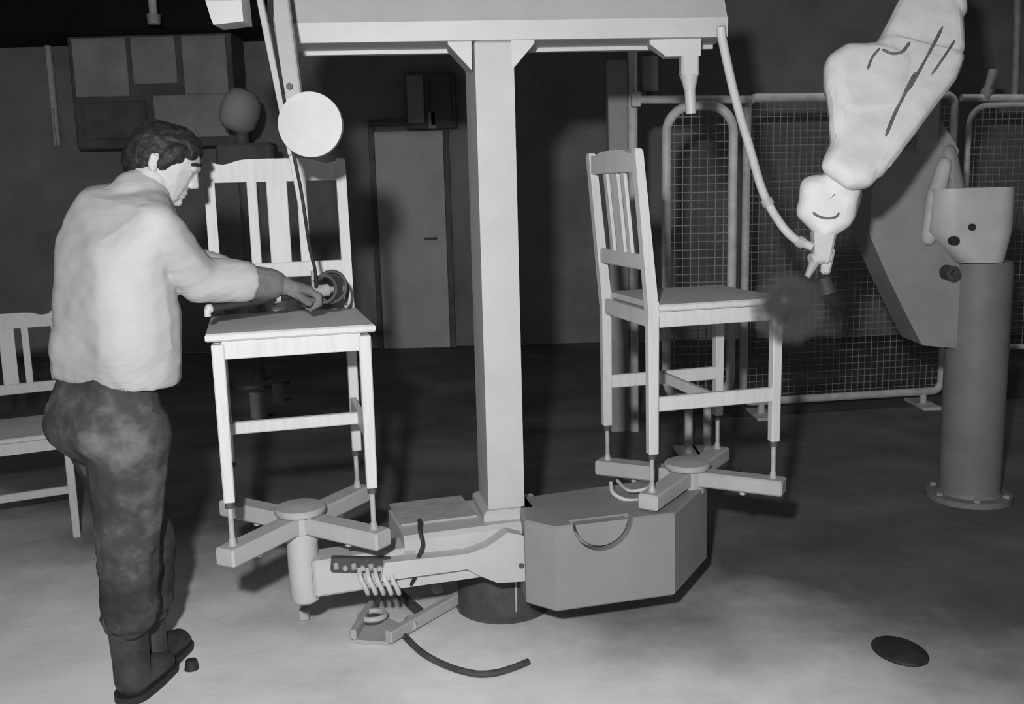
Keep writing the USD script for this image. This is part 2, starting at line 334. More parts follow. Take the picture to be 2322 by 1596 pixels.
# flared boot under the post
def on_front(px_, py_, off):
    """(distance along the beam, height) of a picture place on the upright plane standing off in front of the beam axis"""
    d = fw + rt * (px_ - 1161) / F + up * (798 - py_) / F; o = A0 - nx * off
    p_ = C + d * (((o - C) @ nx) / (d @ nx)); return [(p_ - A0) @ ax, p_[2]]
def front_plate(pix, off, thick, r=.0):
    cs = CrossSection([np.array([on_front(x, y, off) for x, y in pix])], m3.FillRule.NonZero)
    if r: cs = cs.offset(-r, m3.JoinType.Round, 2, 20).offset(r, m3.JoinType.Round, 2, 20)
    T = np.zeros((3, 4)); T[:, 0] = ax; T[:, 1] = [0, 0, 1]; T[:, 2] = -nx; T[:, 3] = A0 - nx * (off - thick)
    return cs.extrude(thick).transform(T)
fen = [(864, 1318), (872, 1276), (985, 1264), (1060, 1256), (1105, 1240), (1152, 1207), (1186, 1214), (1230, 1302), (1190, 1318), (1130, 1322), (1088, 1306), (1060, 1291), (980, 1302)][::-1]
st.part('front_fender', front_plate(fen, .125, .05), M['white'], world=True)
st.part('fender_bolt', cyl(*[A0 + ax * on_front(1182, 1282, .125)[0] + np.array([0, 0, on_front(1182, 1282, .125)[1]]) - nx * k for k in (.12, .13)], .008, n=12), M['dark'], world=True)
# drum
dr = lathe([(0, 0), (.165, 0), (.165, .012), (.16, .015), (.16, .25), (0, .25)], 56); dr.apply_translation([PX - .01, PY + .17, 0])
p = st.part('drum', dr, M['dark'], world=True)
dq = np.array([PX + .035, PY + .17 - math.sqrt(.16 ** 2 - .045 ** 2) - .002, 0])
st.part('seam_strip', cbox(.006, .01, .2, .001, dq + [0, 0, .14]), M['grey_white'], parent=p, world=True)
# post and collar (about 6 degrees turned)
YP = math.radians(4)
def rp(x, y): return (PX + x * math.cos(YP) - y * math.sin(YP), PY + x * math.sin(YP) + y * math.cos(YP))
ZB = at(1128, 88, 3.0)[2]
pw, pd = .118, .25
YQ = math.radians(11)
def rq(x, y): return (PX + x * math.cos(YQ) - y * math.sin(YQ), PY + x * math.sin(YQ) + y * math.cos(YQ))
post = prism([rq(-pw / 2, -pd / 2 + .06), rq(pw / 2, -pd / 2 + .06), rq(pw / 2, pd / 2), rq(-pw / 2, pd / 2)], .40, ZB, .006)
st.part('post', post, M['white'], world=True)
st.part('post_collar', prism([rq(-pw / 2 - .02, -.09), rq(pw / 2 + .035, -.09), rq(pw / 2 + .035, pd / 2 + .02), rq(-pw / 2 - .02, pd / 2 + .02)], .36, .43, .012), M['white'], world=True)
for s in (-1, 1):
    g_ = hullp([(*rp(x, y), z) for y in (-.062, .10) for x, z in ((s * pw / 2, ZB), (s * (pw / 2 + .07), ZB), (s * (pw / 2 + .07), ZB - .008), (s * pw / 2, ZB - .085))])
    st.part('gusset', g_, M['white'], world=True)
bl, br = -.655, .715
def beamp(pts): return hullp([(*rp(x, y), z) for x, y, z in pts])
st.part('overhead_beam', beamp([(x, y, z) for x in (bl, br) for y, z in ((-.066, ZB + .002), (-.066, ZB + .058), (.10, ZB + .002), (.10, ZB + .058), (-.062, ZB), (.1, ZB))]), M['white'], world=True)
st.part('beam_flange', beamp([(x, y, z) for x in (bl + .08, br - .0) for y in (.10, .13) for z in (ZB - .012, ZB + .05)]), M['white'], world=True)
st.part('beam_hood', beamp([(x, y, z) for x in (bl, br) for y, z in ((-.058, ZB + .058), (.06, ZB + .26), (.10, ZB + .058), (.10, ZB + .26))]), M['white'], world=True)
# nozzle hanging under the right beam end
nb = np.array([*rp(.605, -.01), 0])
p = st.part('nozzle_bracket', hullp([nb + [x, y, z] for y in (-.03, .03) for x, z in ((-.12, ZB), (.035, ZB), (.035, ZB - .05), (-.07, ZB - .05), (-.12, ZB - .012))]), M['white'], world=True)
st.part('hanging_nozzle', union(cbox(.055, .055, .10, .006, nb + [.005, 0, ZB - .06]), cyl(nb + [.008, 0, ZB - .15], nb + [.006, 0, ZB - .105], .017, .028), cyl(nb + [.012, 0, ZB - .22], nb + [.008, 0, ZB - .14], .0165)), M['white'], world=True)
# angular casing at the right station
zc0, zc1 = .157, .43
p1, p2, p3 = at_z(1262, 1388, zc0), at_z(1530, 1350, zc0), at_z(1602, 1268, zc0)
d12 = (p2 - p1) / np.linalg.norm(p2 - p1); n12 = np.array([-d12[1], d12[0], 0])
p0 = p1 - d12 * .07 + n12 * .09
q0, q3 = p0 + n12 * .22 + d12 * .03, p3 + n12 * .12 - d12 * .05
plan = [tuple(v[:2]) for v in (p1, p2, p3, q3, q0, p0)]
cas = prism(plan, zc0, zc1, .006)
rc = p1 + d12 * .155 - p1 + p1; rc = np.array([rc[0], rc[1], zc1 + .004])
cas = cas - cyl(rc - n12 * .05, rc + n12 * .045, .098, n=48)
st.part('casing', cas, M['casing'], world=True, smooth=25)
hd = cyl(rc + n12 * .012, rc + n12 * .046, .086, n=48)
hd = hd.trim_by_plane([0, 0, -1], -(zc1 - .006))
st.part('half_round_cover', hd, M['casing'], world=True)
st.part('casing_neck', cyl((RX, RY, zc1 - .02), (RX, RY, AZ - .0505), .06), M['grey_white'], world=True)
st.part('cable_clutter', [tube(spline([at(1385, 1095, 3.15), at(1392, 1120, 3.1), at(1430, 1135, 3.08), at(1475, 1125, 3.1), at(1490, 1095, 3.14)]), .007, 10),
                          tube(spline([at(1400, 1090, 3.2), at(1425, 1112, 3.12), at(1465, 1108, 3.1), at(1480, 1088, 3.18)]), .006, 10)], M['hose'], world=True, kind='stuff')

# ------------------------------------------------------------------ teaching arm hanging from the beam's left end
ta = Thing('teaching_manipulator', 'white hanging bar pair with a round disc above the chair beside the man', 'hanging arm', (at(640, 100, 2.6)[0], 2.6, 1.4))
ta.part('narrow_bar', bar(at(578, -60, 2.80), at(662, 352, 2.58), .0165, .02, .002, (0, 1, 0)), M['white'], world=True)
ta.part('narrow_bar', bar(at(660, 345, 2.585), at(684, 475, 2.66), .013, .014, .002, (0, 1, 0)), M['white'], world=True)
ta.part('wide_bar', bar(at(628, -60, 2.86), at(667, 232, 2.64), .047, .03, .004, (0, 1, 0)), M['white'], world=True)
ta.part('hook_plate', extrude_xz([at(x, y, 2.86)[[0, 2]] for x, y in ((575, -60), (575, 100), (610, 104), (604, 60), (604, -60))][::-1], 2.86, 2.89), M['grey_white'], world=True)
dc = at(705, 283, 2.56)
p = ta.part('disc', cyl(dc + [0, .012, 0], dc + [0, -.012, 0], .0808, n=72), M['grey_white'], 'round white disc', world=True, smooth=30)
ta.part('pivot', cyl(dc + [-.02, .07, .03], dc + [-.02, .011, .02], .014), M['steel'], world=True)
ta.part('bolt', cyl(at(656, 195, 2.63), at(656, 195, 2.65), .009, n=6), M['dark'], world=True)
ta.part('trigger_cable', tube(spline([at(612, -40, 2.77), at(617, 60, 2.72), at(640, 200, 2.64), at(664, 340, 2.565), at(684, 440, 2.63), at(702, 560, 2.72), at(714, 610, 2.76), at(716, 650, 2.785)]), .0045, 8), M['black'], 'dark cable', world=True)

# white device box beside it at the top edge
bx = Thing('device_box', 'small white device box hanging at the top edge left of the beam', 'box', (at(505, 20, 2.7)[0], 2.7, at(505, 60, 2.7)[2]))
c4 = [at(x, y, 2.66) for x, y in ((456, -30), (478, 42), (484, 56), (552, 48), (544, -30))]
bx.part('housing', hullp([c + [0, k, 0] for c in c4 for k in (0, .09)]), M['white'], world=True)
bx.part('cover_plate', hullp([c4[0] + (c - c4[0]) * .0 + np.array([dx_, -.004 + k, dz]) for c in c4[:1] for k in (0, .006) for dx_ in (.012, .085) for dz in (0, -.035)]), M['grey_white'], world=True)
bx.part('hanger_tube', cyl(at(500, -28, 2.70), [at(500, -28, 2.70)[0], 2.70, CZ], .012), M['grey_white'], world=True)

# ------------------------------------------------------------------ robot
rb = Thing('spray_robot', 'large painting robot with white cloth-covered arm and grey pedestal at the right', 'robot', (at_z(2240, 1180, 0)[0], 4.25, 0))
RYP = 4.3
xl, xr = at(2168, 850, RYP - .1)[0], at(2304, 850, RYP - .1)[0]
pcx, pr_ = (xl + xr) / 2, (xr - xl) / 2
zt = at(2235, 596, RYP - .1)[2]
ped = lathe([(0, 0), (pr_ + .05, 0), (pr_ + .05, .025), (pr_ + .01, .03), (pr_, .05), (pr_, zt - .02), (pr_ - .006, zt), (0, zt)], 56); ped.apply_translation([pcx, RYP, 0])
p = rb.part('pedestal', ped, M['robot_dark'], world=True)
for k in range(6):
    a_ = k * math.pi / 3 + .3; o = np.array([pcx + (pr_ + .028) * math.cos(a_), RYP + (pr_ + .028) * math.sin(a_), .02])
    rb.part('anchor_bolt', cyl(o, o + [0, 0, .02], .014, n=6), M['steel'], parent=p, world=True)
# turret
zt2 = at(2235, 424, RYP)[2]
tl, tr_ = at(2128, 500, RYP - .19)[0], at(2316, 500, RYP - .19)[0]
zt3 = at(2235, 520, RYP)[2]; bl_ = at(2235, 600, RYP - .19)[0]
tu = Manifold.batch_hull([cyl((x, RYP + y, zt3), (x, RYP + y, zt2), .09, n=32) for x in (tl + .09, tr_ - .09) for y in (-.1, .1)] + [cyl((x, RYP + y, zt + .005), (x, RYP + y, zt3), .07, n=32) for x in (bl_, tr_ - .09) for y in (-.09, .09)])
p = rb.part('turret', tu, M['robot_light'], world=True)
for x, y, r in ((2205, 515, .014), (2166, 546, .018)):
    o = at(x, y, RYP - .2); rb.part('bolt_hole', cyl(o + [0, .03, 0], o + [0, -.004, 0], r, n=16), M['black'], parent=p, world=True)
kn = at(2155, 618, RYP - .16)
rb.part('lock_knob', union(cyl(kn + [0, .04, 0], kn + [0, -.03, 0], .03), cyl(kn + [0, -.02, 0], kn + [0, -.05, 0], .012)), M['dark'], world=True)
# main link: broad tapering casing
Yk = 4.30
link = [(2112, 262), (1990, 395), (1966, 425), (1960, 530), (2000, 622), (2044, 712), (2078, 778), (2168, 786), (2172, 640), (2150, 560), (2150, 420), (2160, 340)]
lk = extrude_xz([at(x, y, Yk)[[0, 2]] for x, y in link], Yk - .06, Yk + .16, .02)
rb.part('main_link', lk, M['robot'], world=True)
rb.part('link_rib', soft(hull((at(2142, 372, Yk - .08), .03), (at(2122, 445, Yk - .09), .04), (at(2106, 540, Yk - .07), .032)), .02, 3), M['robot_light'], world=True)
rb.part('link_cover', soft(hull((at(2150, 345, Yk - .05), .035), (at(2164, 430, Yk - .05), .045), (at(2150, 420, Yk - .03), .05)), .02, 3), M['robot'], world=True)
# upper link rising behind the forearm to the elbow
rb.part('upper_link', bar(at(2095, 330, 4.26), at(2118, -90, 3.62), .10, .08, .012, (0, 1, 0), .085, .08), M['robot'], world=True)
rb.part('elbow_joint', cyl(at(2118, -100, 3.66), at(2124, -110, 3.40), .075, n=32), M['robot_light'], world=True)
# forearm under its canvas cover
def Ys(px, py): return 3.10 + (385 - py) * .0008
def sp(px, py, r, dy=0): return (at(px, py, Ys(px, py) + dy), r)
def oh(r, d0, d1, *pts):
    """rounded slab over an outline of picture places: the cloth-covered arm has a boxy section"""
    out = []
    for x, y in pts: out += [(at(x, y, Ys(x, y) + d0), r), (at(x, y, Ys(x, y) + d1), r)]
    return hull(*out)
arm = union(oh(.035, -.05, .09, (2155, -110), (2120, -140), (2168, 20), (2130, -30)),
            oh(.035, -.05, .09, (2090, -45), (2150, -60), (2020, 88), (2160, 110), (2128, 195), (1990, 150)),
            oh(.035, -.06, .09, (2020, 100), (2160, 135), (2148, 165), (1985, 378), (1914, 262), (1912, 340), (1900, 200)),
            oh(.040, -.055, .09, (1912, 330), (1894, 375), (1980, 370), (1930, 400), (1955, 398), (2000, 340)),
            oh(.05, -.05, .10, (1905, 152), (1930, 134), (2010, 132), (1903, 195), (1922, 262), (2020, 250), (2040, 150)))
sl = soft(arm, .02, 6)
# cloth folds
v = sl.vertices.copy(); n_ = sl.vertex_normals
v += n_ * ((meshkit.fbm(v * [14, 14, 14], 3, 3) - .5)[:, None] * .012); sl = trimesh.Trimesh(v, sl.faces, process=False)
pa = rb.part('arm_cover', sl, M['sleeve'], 'white cloth cover of the forearm', world=True, smooth=True)
def surf(px, py, mesh_):
    """point where the cloth lies at that place on its front"""
    d = fw + rt * (px - 1161) / F + up * (798 - py) / F
    hit = mesh_.ray.intersects_location([C], [d], multiple_hits=False)[0]
    return hit[0] if len(hit) else at(px, py, Ys(px, py) - .08)
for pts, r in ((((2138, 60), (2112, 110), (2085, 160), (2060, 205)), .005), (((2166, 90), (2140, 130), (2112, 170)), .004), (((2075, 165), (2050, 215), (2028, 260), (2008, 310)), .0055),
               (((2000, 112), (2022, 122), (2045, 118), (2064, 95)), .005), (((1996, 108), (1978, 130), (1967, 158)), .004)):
    rb.part('fold_shade', tube(spline([surf(x, y, sl) for x, y in pts], 5), np.concatenate([[r * .3], np.full((len(pts) - 1) * 5 - 1, r), [r * .3]]), 8), M['fold'], 'dark strip standing in for fold shade on the cloth cover', parent=pa, world=True)  # thin dark strips laid on the cloth as painted crease shade
# wrist hood
YW = 3.10
def wp(px, py, r, dy=0): return (at(px, py, YW + dy), r)
wr = union(hull(wp(1845, 430, .045), wp(1915, 430, .05), wp(1925, 445, .04, .08), wp(1840, 475, .045), wp(1905, 490, .045), wp(1845, 480, .04, .08), wp(1870, 512, .042)), hull(wp(1900, 420, .06), wp(1925, 395, .05)))
wr = soft(wr, .015, 8); v = wr.vertices + wr.vertex_normals * ((meshkit.fbm(wr.vertices * 18, 3, 8) - .5)[:, None] * .012); wr = trimesh.Trimesh(v, wr.faces, process=False)
pw_ = rb.part('wrist_hood', wr, M['sleeve'], 'white cloth hood over the wrist', world=True, smooth=True)
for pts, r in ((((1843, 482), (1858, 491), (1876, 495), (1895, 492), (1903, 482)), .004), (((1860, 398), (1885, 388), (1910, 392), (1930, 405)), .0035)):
    rb.part('fold_shade', tube(spline([surf(x, y, wr) for x, y in pts], 5), np.concatenate([[r * .3], np.full((len(pts) - 1) * 5 - 1, r), [r * .3]]), 8), M['fold'], 'dark strip standing in for fold shade on the cloth hood', parent=pw_, world=True)
# its spray gun
pg = rb.part('spray_gun', union(bar(at(1868, 520, YW), at(1862, 598, YW - .01), .07, .06, .01, (0, 1, 0), .05, .05), cyl(at(1838, 590, YW - .02), at(1880, 580, YW - .01), .02), bar(at(1878, 560, YW), at(1870, 622, YW), .04, .04, .008, (0, 1, 0), .03, .03)), M['robot_light'], world=True)
rb.part('nozzle', cyl(at(1848, 592, YW - .02), at(1830, 628, YW - .025), .017, .009), M['grey_white'], parent=pg, world=True)
rb.part('fluid_cup', union(cyl(at(1866, 628, YW - .01), at(1876, 664, YW - .01), .022, .026)), M['dark'], world=True)

# hose from the beam end to the wrist
hp = [at(1634, 60, 3.05), at(1640, 100, 3.06), at(1668, 225, 3.10), at(1700, 335, 3.12), at(1730, 435, 3.12), at(1765, 500, 3.11), at(1800, 540, 3.10), at(1842, 560, 3.09)]
hs_ = Thing('supply_hose', 'pale supply hose hanging from the beam end to the robot wrist', 'hose', tuple(hp[0]))
hs_.part('tube', tube(spline(hp, 10), .0135, 14), M['hose'], world=True)
k = spline(hp, 10)
for i in (42, 62): hs_.part('clamp', cyl(k[i], k[i] + (k[i + 1] - k[i]) / np.linalg.norm(k[i + 1] - k[i]) * .022, .0185, n=20), M['grey_white'], world=True)

# spray mist (a small volume in front of the gun)
mc, mr_ = at(1786, 700, 2.98), np.array([.12, .10, .12])
mist = trimesh.creation.icosphere(3, 1.0); mist.apply_scale(mr_); mist.apply_translation(mc)
mm = usdkit.material(stage, '/World/Looks/lacquer_mist', {'geo': ('geometry', {}), 'mp': ('mapping', {'scale': tuple(1 / mr_), 'location': tuple(-mc / mr_)}), 'gr': ('gradient_texture', {'gradient_type': 'spherical'}),
    'n': ('noise_texture', {'scale': 20, 'detail': 4}), 'mr': ('map_range', {'from_min': .42, 'from_max': .6, 'to_min': 0.05, 'to_max': 1.0, 'clamp': True}),
    'm1': ('math', {'math_type': 'multiply'}), 'm2': ('math', {'math_type': 'multiply', 'value2': 85.0}), 'v': ('principled_volume', {'color': (.5, .5, .5), 'anisotropy': .1})},
    [('geo.position', 'n.vector'), ('geo.position', 'mp.vector'), ('mp.vector', 'gr.vector'), ('n.fac', 'mr.value'), ('mr.result', 'm1.value1'), ('gr.fac', 'm1.value2'), ('m1.value', 'm2.value1'), ('m2.value', 'v.density')], volume='v.volume')
single('spray_mist', mist, mm, 'faint mist of sprayed lacquer between the robot gun and the chair seat', 'spray mist', kind='stuff', smooth=True)

# ------------------------------------------------------------------ man teaching the arm
FWD = np.array([math.cos(math.radians(45)), math.sin(math.radians(45)), 0]); RGT = np.array([FWD[1], -FWD[0], 0]); UPV = np.array([0, 0, 1.])
man = Thing('person', 'man in white knitted sweater, dark trousers and boots, leaning over the chair at left', 'person', (*at(310, 1580, 2.62)[:2], 0))
hipC = at(252, 905, 2.60); wst = at(258, 790, 2.59); chs = at(262, 590, 2.58); shC = at(288, 492, 2.60)
shR, shL = shC + RGT * .155 + [0, 0, -.02], shC - RGT * .14
elR, elL = at(446, 628, 2.60), at(400, 598, 2.86)
wrR, wrL = at(628, 645, 2.73), at(560, 632, 2.92)
neck0, neck1 = at(322, 450, 2.61), at(345, 408, 2.63)
hd0 = at(372, 377, 2.655)
HS = .84
# head frame: looks right and down
hf = np.array([.88, .10, -.44]); hf /= np.linalg.norm(hf); hr = np.cross(hf, UPV); hr /= np.linalg.norm(hr); hu = np.cross(hr, hf)
def H(f_, r_, u_): return hd0 + (hf * f_ + hr * r_ + hu * u_) * HS
hh = lambda *pr: hull(*[(p_, r_ * HS) for p_, r_ in pr])
head = union(hh((H(-.025, 0, .03), .088), (H(.02, 0, .03), .082), (H(.03, 0, -.02), .068)),
             hh((H(.03, 0, .0), .07), (H(.055, .018, -.07), .028), (H(.055, -.018, -.07), .028), (H(.02, .03, -.05), .04), (H(.02, -.03, -.05), .04)),
             hh((H(.092, 0, .022), .009), (H(.110, 0, -.016), .011), (H(.10, .012, -.022), .009), (H(.10, -.012, -.022), .009), (H(.085, 0, .03), .012)),
             hh((H(.088, .03, .034), .014), (H(.094, 0, .036), .013), (H(.088, -.03, .034), .014)),
             hh((H(.083, .016, -.052), .008), (H(.09, 0, -.05), .009), (H(.083, -.016, -.052), .008)),
             hh((H(.083, .013, -.064), .008), (H(.087, 0, -.064), .0095), (H(.083, -.013, -.064), .008)),
             hh((H(.078, 0, -.085), .016), (H(.06, 0, -.08), .024)))
ears = union(*[hh((H(-.012, s * .083, .018), .011), (H(-.022, s * .09, .022), .009), (H(-.008, s * .082, -.02), .008), (H(-.02, s * .086, -.005), .009)) for s in (-1, 1)])
trunk = union(chain([(neck0 - (neck1 - neck0) * .3, .06), (neck1, .055), (H(-.03, 0, -.03), .06)]),
              hull((shR, .05), (shL, .05), (chs + RGT * .09, .08), (chs - RGT * .09, .08)), hull((chs + RGT * .09, .08), (chs - RGT * .09, .08), (wst + RGT * .08, .08), (wst - RGT * .08, .08)),
              hull((wst + RGT * .08, .08), (wst - RGT * .08, .08), (hipC + RGT * .08, .085), (hipC - RGT * .08, .085)))
kR, kL = at(292, 1235, 2.60), at(330, 1222, 2.78)
aR, aL = np.array([*at_z(305, 1578, 0)[:2], .10]), np.array([*at_z(345, 1524, 0)[:2], .10])
hR, hL = hipC + RGT * .09 + [0, 0, -.05], hipC - RGT * .09 + [0, 0, -.05]
legs = union(chain([(hR, .075), (kR, .045), (np.array([aR[0], aR[1], .30]), .035), (aR, .03)]), chain([(hL, .075), (kL, .045), (np.array([aL[0], aL[1], .30]), .035), (aL, .03)]))
arms = union(chain([(shR, .05), (elR, .04), (wrR, .027)]), chain([(shL, .05), (elL, .04), (wrL, .027)]))
FT = np.array([math.cos(math.radians(74)), math.sin(math.radians(74)), 0])
feet = union(*[hull((a + [0, 0, -.05], .035), (a + FT * .13 + [0, 0, -.07], .025)) for a in (aR, aL)])
def hand(wr_, d, thumb_side, pr=1.0):
    """palm with four curled fingers and a thumb; d = pointing direction, fingers curl down"""
    d = d / np.linalg.norm(d); s = np.cross(d, UPV); s /= np.linalg.norm(s); dn = np.cross(d, s); dn = dn if dn[2] < 0 else -dn
    P = lambda a, b, c: wr_ + d * a + s * b + dn * c
    ms = [hull((P(0, 0, 0), .026 * pr), (P(.04, .026, 0), .017 * pr), (P(.04, -.026, 0), .017 * pr), (P(.085, .03, .002), .013 * pr), (P(.085, -.03, .002), .013 * pr))]
    for b, L in ((.031, .85), (.0105, 1.0), (-.0105, .95), (-.031, .75)):
        ms.append(chain([(P(.085, b, .002), .0105 * pr), (P(.085 + .034 * L, b, .012), .0098 * pr), (P(.085 + .040 * L, b * .95, .012 + .026 * L), .009 * pr), (P(.085 + .022 * L, b * .9, .012 + .040 * L), .0078 * pr)], 12))
    b = thumb_side
    ms.append(chain([(P(.03, b * .02, .01), .014 * pr), (P(.055, b * .044, .022), .0115 * pr), (P(.085, b * .043, .036), .0095 * pr)], 12))
    return union(*ms)
dR, dL = at(725, 662, 2.80) - wrR, at(640, 664, 2.93) - wrL
body = soft(union(head, ears, trunk, legs, arms, feet, hand(wrL, dL, -1), hand(wrR, dR, 1, .62)), .008, 8, .45)
man.part('body', body, M['skin'], world=True, smooth=True)
for s in (-1, 1):
    man.part('eye', trimesh.Trimesh(*vf(sph(H(.084, s * .032, .014), .0105 * HS))), M['white'], world=True, smooth=True)
    man.part('eyebrow', tube(spline([H(.092, s * .014, .044), H(.098, s * .03, .05), H(.085, s * .05, .044)]), .004, 8), M['hair'], world=True)
hair = union(hh((H(-.035, 0, .04), .091), (H(.018, 0, .056), .081)), hh((H(-.05, 0, .0), .08), (H(-.035, 0, .04), .09)), *[hh((H(.012, s * .066, .03), .024), (H(.008, s * .078, .004), .014), (H(.03, s * .06, .06), .032)) for s in (-1, 1)],
             hh((H(.05, .03, .078), .034), (H(.05, -.03, .078), .034), (H(.0, 0, .084), .052)))
hair = hair - hh((H(.07, .0, .03), .055), (H(.11, 0, .04), .05), (H(.08, .04, .01), .04), (H(.08, -.04, .01), .04))
hair = soft(hair, .008, 6); hv = hair.vertices + hair.vertex_normals * ((meshkit.fbm(hair.vertices * 60, 3, 5) - .38)[:, None] * .014)
man.part('hair', trimesh.Trimesh(hv, hair.faces, process=False), M['hair'], 'short dark hair', world=True, smooth=True)
# sweater
hem = hipC + [0, 0, .035]
swt = union(hull((shR + [0, 0, -.01], .068), (shL, .085), (neck0 + [0, 0, -.03], .075), (shC + FWD * -.05 - RGT * .05, .08), (chs + RGT * .085, .11), (chs - RGT * .062 - FWD * .02, .11)),
            hull((chs + RGT * .085, .11), (chs - RGT * .062 - FWD * .02, .11), (wst + RGT * .085 + FWD * .02, .12), (wst - RGT * .075 - FWD * .015, .115)),
            hull((wst + RGT * .085 + FWD * .02, .12), (wst - RGT * .075 - FWD * .015, .115), (hem + RGT * .09 + FWD * .035 + [0, 0, .03], .112), (hem - RGT * .085 - FWD * .01 + [0, 0, .03], .105)),
            chain([(neck0 - (neck1 - neck0) * .2, .082), (neck0 + (neck1 - neck0) * .15, .07)]),
            chain([(shR + [0, 0, -.01], .07), (shR * .45 + elR * .55 + [0, 0, -.01], .068), (elR + [0, 0, -.005], .062), (elR * .45 + wrR * .55, .058)]),
            chain([(shL, .07), (elL, .06), (elL * .4 + wrL * .6, .055)]))
# open ends: cut the sweater square at hem and cuffs
cut_d = (wrR - elR) / np.linalg.norm(wrR - elR); cp = elR * .45 + wrR * .55
hn = UPV + np.array([.05, 0, 0]); hn /= np.linalg.norm(hn); hn = hn.tolist()
swt = swt.trim_by_plane(hn, float(np.dot(hn, hem + [0, 0, .016])))
cuffp = cp + cut_d * .03
swt = swt - Manifold.batch_hull([cyl(cuffp, cuffp + cut_d * .15, .10)])
sw = soft(swt, .012, 45, .55, 2.2); sv = sw.vertices.copy()
dens = meshkit.fbm(sv * [9, 9, 16], 3, 11) - .5
sv += sw.vertex_normals * (dens[:, None] * .018); sw = trimesh.Trimesh(sv, sw.faces, process=False)
ps = man.part('sweater', sw, M['sweater'], 'white knitted sweater', world=True, smooth=True)
# ribbed hem band
# trousers
tr = union(hull((hipC + RGT * .085 + [0, 0, .05], .085), (hipC - RGT * .085 + [0, 0, .05], .09), (hipC + RGT * .075 - FWD * .045 + [0, 0, -.06], .10), (hipC - RGT * .07 - FWD * .05 + [0, 0, -.06], .105), (hR + [0, 0, -.06], .1), (hL + [0, 0, -.06], .095)),
           chain([(hR + [0, 0, -.03], .115), ((hR * .5 + kR * .5), .1), (kR, .085), (kR * .45 + aR * .55, .078), (np.array([aR[0], aR[1], .30]), .076), (np.array([aR[0], aR[1], .24]), .07)]),
           chain([(hL + [0, 0, -.03], .11), ((hL * .5 + kL * .5), .095), (kL, .085), (kL * .45 + aL * .55, .078), (np.array([aL[0], aL[1], .30]), .076), (np.array([aL[0], aL[1], .24]), .07)]))
tz = soft(tr, .013, 20, .5, 1.6); tv = tz.vertices.copy()
low = np.clip((.75 - tv[:, 2]) / .5, 0, 1)
fold = np.abs(meshkit.fbm(tv * [7, 7, 20], 3, 21) - .5) * 2
tv += tz.vertex_normals * (((meshkit.fbm(tv * [8, 8, 12], 3, 22) - .5) * .012 + (fold - .25) * .022 * low)[:, None]); tz = trimesh.Trimesh(tv, tz.faces, process=False)
man.part('trousers', tz, M['trousers'], 'dark work trousers dusted with paint', world=True, smooth=True)
for a in (aR, aL):
    b_ = union(chain([(np.array([a[0], a[1], .27]), .058), (np.array([a[0], a[1], .12]), .052), (a + [0, 0, -.045], .052)]),
               hull((a + [0, 0, -.045], .05), (a + FT * .07 + [0, 0, -.05], .047), (a + FT * .14 + [0, 0, -.062], .038)))
    b_ = soft(b_.trim_by_plane([0, 0, 1], .012), .012, 6)
    pb = man.part('boot', b_, M['boot'], world=True, smooth=True)
    v_ = np.array([a + [0, 0, 0]]);
    so = union(*[cyl((a + FT * k_)[:2].tolist() + [0.0], (a + FT * k_)[:2].tolist() + [.02], r_, n=24) for k_, r_ in ((0, .052),)])
    so = Manifold.batch_hull([cyl([*(a + FT * k_)[:2], 0.0], [*(a + FT * k_)[:2], .022], r_, n=24) for k_, r_ in ((-.005, .052), (.08, .05), (.15, .04))])
    man.part('sole', so, M['black'], parent=pb, world=True)
# gauntlet glove on the right hand
gd = cut_d; gl = union(hand(wrR, dR, 1, 1.12), chain([(cuffp - gd * .02, .05), (cuffp + gd * .05, .044), (wrR, .033)]))
gz = soft(gl, .007, 5, .4); gv = gz.vertices + gz.vertex_normals * ((meshkit.fbm(gz.vertices * 40, 2, 31) - .5)[:, None] * .006)
man.part('glove', trimesh.Trimesh(gv, gz.faces, process=False), M['glove'], 'grey gauntlet glove', world=True, smooth=True)

# hand-guided teaching gun: dark rod below the forearm with looped leads
G0, G1 = at(478, 699, 2.62), at(700, 664, 2.80)
gun = Thing('teaching_gun', 'dark rod-shaped teaching gun with looped leads held over the seat in the gloved hand', 'teaching gun', tuple((G0 + G1) / 2))
gd_ = (G1 - G0) / np.linalg.norm(G1 - G0)
gun.part('rod', cyl(G0, G1, .011, n=18), M['black'], world=True)
gun.part('end_knob', union(sph(G0 - gd_ * .004, .013), cyl(G0 - gd_ * .01 + [0, 0, -.02], G0 - gd_ * .01, .009)), M['white'], world=True)
kk = G0 + (G1 - G0) * .66; gun.part('ring', cyl(kk - gd_ * .006, kk + gd_ * .006, .0145), M['white'], world=True)
gun.part('head', union(cyl(G1 - gd_ * .01, G1 + gd_ * .06, .018), cyl(G1 + gd_ * .06, G1 + gd_ * .085, .012, .006), cyl(G1 + gd_ * .02, G1 + gd_ * .02 + [0, 0, .06], .009)), M['steel'], world=True)
for k_, (o, rr) in enumerate(((at(735, 655, 2.80), .034), (at(752, 650, 2.82), .04))):
    ring_ = [o + [rr * 1.0 * math.cos(a_), .3 * rr * math.sin(a_ + k_), rr * 1.1 * math.sin(a_)] for a_ in np.linspace(-2.4, 2.6, 22)]
    gun.part('lead', tube(ring_, .005, 8), M['dark'], world=True)
gun.part('lead', tube(spline([at(722, 632, 2.80), at(748, 622, 2.84), at(778, 632, 2.88), at(788, 655, 2.9), at(784, 690, 2.92)]), .0055, 8), M['dark'], world=True)

